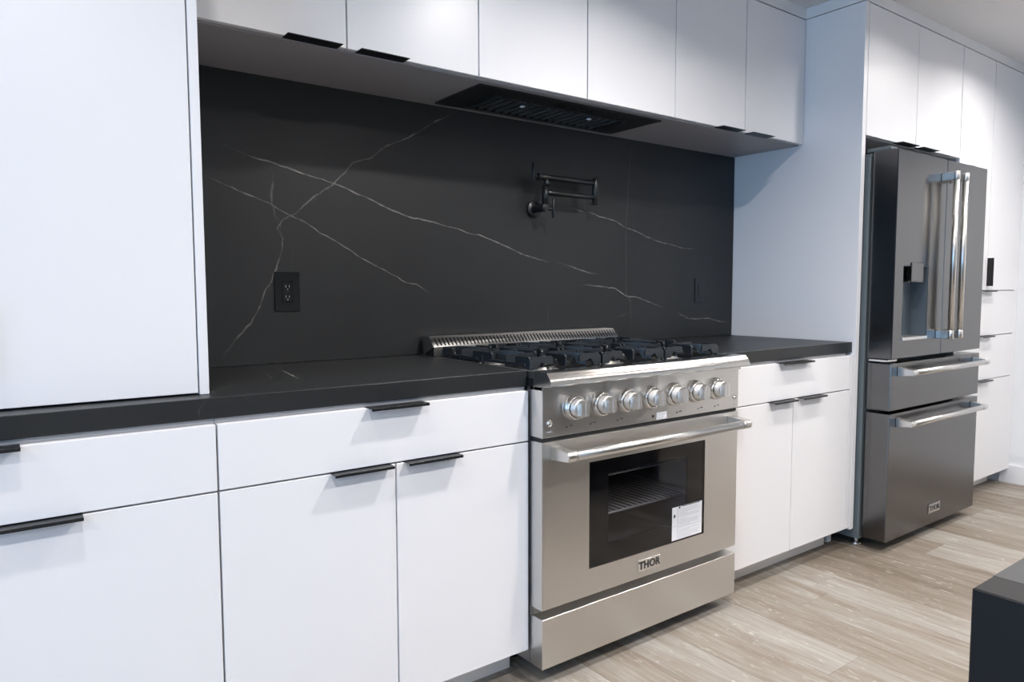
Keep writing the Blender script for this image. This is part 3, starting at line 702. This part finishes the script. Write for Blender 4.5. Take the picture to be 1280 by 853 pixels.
bm = bmesh.new(); rod(bm, (1.737, YA-0.004, 1.583), (1.737, YA-0.010, 1.560), 0.010, 20, 0.001); link('spout', bm, M['black'], t)
bm = bmesh.new(); rod(bm, (1.678, YA, 1.592), (1.699, YA, 1.592), 0.0055, 16); rod(bm, (1.675, YA, 1.571), (1.675, YA, 1.645), 0.0055, 16, 0.001); link('lever', bm, M['black'], t)

# ================================================================== outlets
t = empty('wall_outlet', (0.716, -0.0005, 1.084), 'glossy black double power socket on the backsplash left of the range', 'outlet')
bm = bmesh.new()
frame_mesh(bm, 0.677, 0.757, 1.0845, 1.2085, 0.6995, 0.7345, 1.112, 1.181, -0.0055, -0.0004); link('cover_plate', bm, M['gloss'], t)
B('receptacle', M['gloss'], t, (0.7003, 0.7337, -0.0075, -0.0006, 1.1128, 1.1802), bev=0.001)
for zc in (1.130, 1.163):
    B('slot', M['ink_grey'], t, (0.7105, 0.7120, -0.0079, -0.0074, zc-0.004, zc+0.004), (0.7215, 0.7230, -0.0079, -0.0074, zc-0.0035, zc+0.0035), (0.7155, 0.7185, -0.0079, -0.0074, zc-0.011, zc-0.008))
B('test_button', M['matte'], t, (0.711, 0.723, -0.0083, -0.0074, 1.1445, 1.1485), bev=0.0003)
t = empty('wall_switch', (2.768, -0.0005, 1.087), 'matte black rocker switch plate near the right end of the backsplash', 'switch')
B('cover_plate', M['matte'], t, (2.724, 2.8, -0.0050, -0.0004, 1.086, 1.203), bev=0.001)
B('rocker', M['matte'], t, (2.745, 2.779, -0.0080, -0.0051, 1.111, 1.178), bev=0.001)

# ================================================================== refrigerator
FX0, FX1, FY, FYB = 3.0767, 3.992, -0.7823, -0.6774
FS = 3.5466
RF = empty('refrigerator', ((FX0+FX1)/2, -0.4, FZ), 'tall stainless french-door refrigerator with two bottom drawers', 'refrigerator')
B('body', M['fside'], RF, (FX0-0.012, FX1-0.016, -0.6690, -0.06, 0.020, 1.722), bev=0.003)
B('top_cover', M['fside'], RF, (FX0-0.002, FX1-0.02, -0.6685, -0.35, 1.7225, 1.738), bev=0.002)
for xa, xb in ((FX0+0.01, FX0+0.07), (FX1-0.09, FX1-0.03)):
    B('hinge_cover', M['fside'], RF, (xa, xb, -0.745, -0.640, 1.7455, 1.762), bev=0.003)
for xx in (FX0+0.025, FX1-0.05):
    for yy in (-0.64, -0.12):
        bm = bmesh.new(); rod(bm, (xx, yy, FZ), (xx, yy, FZ+0.014), 0.022, 18, 0.002); rod(bm, (xx, yy, FZ+0.014), (xx, yy, 0.0195), 0.010, 12); link('foot', bm, M['steel_plain'], RF)
zA0, zA1 = 0.8454, 1.7450
# dispenser recess opening in the left door
QX0, QX1, QZ0, QZ1 = 3.155, 3.392, 0.922, 1.252
bm = bmesh.new()
frame_mesh(bm, FX0, FS-0.002, zA0, zA1, QX0, QX1, QZ0, QZ1, FY, FYB)
bmesh.ops.recalc_face_normals(bm, faces=bm.faces)
ed = [e for e in bm.edges if all(abs(v.co.y-FY) < 1e-5 for v in e.verts) and all(min(abs(v.co.x-FX0), abs(v.co.x-FS+0.002)) < 1e-4 for v in e.verts) and all(min(abs(v.co.z-zA0), abs(v.co.z-zA1)) < 1e-4 for v in e.verts)]
bmesh.ops.bevel(bm, geom=ed, offset=0.003, segments=2, affect='EDGES')
DL = link('door', bm, M['fsteel'], RF)
DR = B('door', M['fsteel'], RF, (FS+0.002, FX1, FY, FYB, zA0, zA1), bev=0.003, seg=2)
DS = simple('dispenser_recess', (0.11, 0.135, 0.16), 0.35, metal=0.3)
B('dispenser_recess', DS, DL, (QX0, QX1, FYB-0.028, FYB-0.022, QZ0, QZ1), (QX0+0.0003, QX0+0.003, FY+0.002, FYB-0.028, QZ0+0.003, QZ1-0.003),
  (QX1-0.003, QX1-0.0003, FY+0.002, FYB-0.028, QZ0+0.003, QZ1-0.003), (QX0+0.0003, QX1-0.0003, FY+0.002, FYB-0.028, QZ1-0.003, QZ1-0.0003))
B('drip_tray', M['steel_plain'], DL, (QX0+0.0005, QX1-0.0005, FY-0.006, FYB-0.029, QZ0+0.0005, QZ0+0.014), bev=0.0012)
B('dispenser_head', M['fsteel'], DL, (3.224, 3.338, FY-0.004, FYB-0.030, 1.180, 1.266), bev=0.002)
B('dispenser_paddle', M['fside'], DL, (3.262, 3.300, FYB-0.045, FYB-0.036, 1.06, 1.179), bev=0.003)
bm = bmesh.new(); rod(bm, (3.20, FY+0.030, 1.175), (3.20, FY+0.030, 1.155), 0.008, 14); rod(bm, (3.20, FY+0.030, 1.251), (3.20, FY+0.030, 1.175), 0.006, 12); link('water_nozzle', bm, M['black'], DL)
def vhandle(parent, x, z0, z1):
    bm = bmesh.new(); yb_ = -0.842; r = 0.0125
    for za, zb in ((z0, z0+0.036), (z1-0.036, z1)):
        box(bm, x-0.013, x+0.013, yb_+0.004, FY-0.0003, za, zb, bev=0.002)
        rod(bm, (x, yb_, za-0.001), (x, yb_, zb+0.003), r*1.12, 28, 0.002)
    rod(bm, (x, yb_, z0+0.02), (x, yb_, z1-0.02), r, 28)
    return link('handle', bm, M['steel_plain'], parent)
vhandle(DL, FS-0.048, 0.920, 1.678); vhandle(DR, FS+0.048, 0.920, 1.678)
D1 = B('drawer', M['fsteel'], RF, (FX0, FX1, FY, FYB, 0.6164, 0.8249), bev=0.003, seg=2)
D2 = B('drawer', M['fsteel'], RF, (FX0, FX1, FY, FYB, 0.0310, 0.6026), bev=0.003, seg=2)
bar_handle(D1, 3.134, 3.934, 0.786, FY, -0.842, 0.0125); bar_handle(D2, 3.134, 3.934, 0.561, FY, -0.842, 0.0125)
B('hinge_plate', M['steel_plain'], RF, (FX0+0.004, FX0+0.09, FY+0.02, FYB-0.003, 0.8300, 0.8400), bev=0.001)
bd = B('badge', M['chrome'], D2, (3.484, 3.602, FY-0.004, FY-0.0002, 0.0845, 0.128), bev=0.001)
B('badge_border', M['ink'], bd, (3.487, 3.599, FY-0.0045, FY-0.0041, 0.0870, 0.0885), (3.487, 3.599, FY-0.0045, FY-0.0041, 0.124, 0.1255), (3.487, 3.4885, FY-0.0045, FY-0.0041, 0.0885, 0.124), (3.5975, 3.599, FY-0.0045, FY-0.0041, 0.0885, 0.124))
text('badge_letters', 'THOR', 0.034, M['ink'], bd, 3.543, FY-0.0043, 0.1063, spacing=1.1, weight=0.0012)

# ================================================================== ceiling downlights (above and behind the camera)
ROWS = ((-1.22, 'nearest the cabinets', (0.5, 0.42, 1.3, 0.42, 0.8)), (-2.30, 'over the island', (0.9, 0.75, 1.7, 0.75, 1.1)), (-4.4, 'farthest from the cabinets', (0.8,)*5))
COLS = ((-1.5, 'left of the tall unit'), (0.05, 'in line with the tall left unit'), (1.60, 'in line with the range'), (3.15, 'in line with the refrigerator'), (4.02, 'in line with the pantry'))
for yy, rowname, wts in ROWS:
    for (xx, colname), wgt in zip(COLS, wts):
        t = empty('downlight', (xx, yy, CZ), 'round recessed downlight, ceiling row %s, %s' % (rowname, colname), 'light', 'recessed ceiling downlights')
        bm = bmesh.new(); lathe(bm, [(0.062, -0.0004), (0.078, -0.0004), (0.078, -0.004), (0.070, -0.007), (0.062, -0.006), (0.062, -0.0004)], Matrix.Translation((xx, yy, CZ)), 36)
        link('trim_ring', bm, M['trim'], t)
        bm = bmesh.new(); lathe(bm, [(0, -0.0005), (0.0615, -0.0005), (0.0615, -0.003), (0, -0.003)], Matrix.Translation((xx, yy, CZ)), 36)
        link('diffuser', bm, M['lamp'], t)
        ld = bpy.data.lights.new('downlight_bulb', 'AREA'); ld.shape = 'DISK'; ld.size = 0.09; ld.energy = DOWNLIGHT_W*wgt; ld.color = (1.0, 0.95, 0.91); ld.spread = math.radians(150)
        lo = bpy.data.objects.new('downlight_bulb', ld); COL.objects.link(lo); lo.parent = t; lo.location = (0, 0, -0.008)
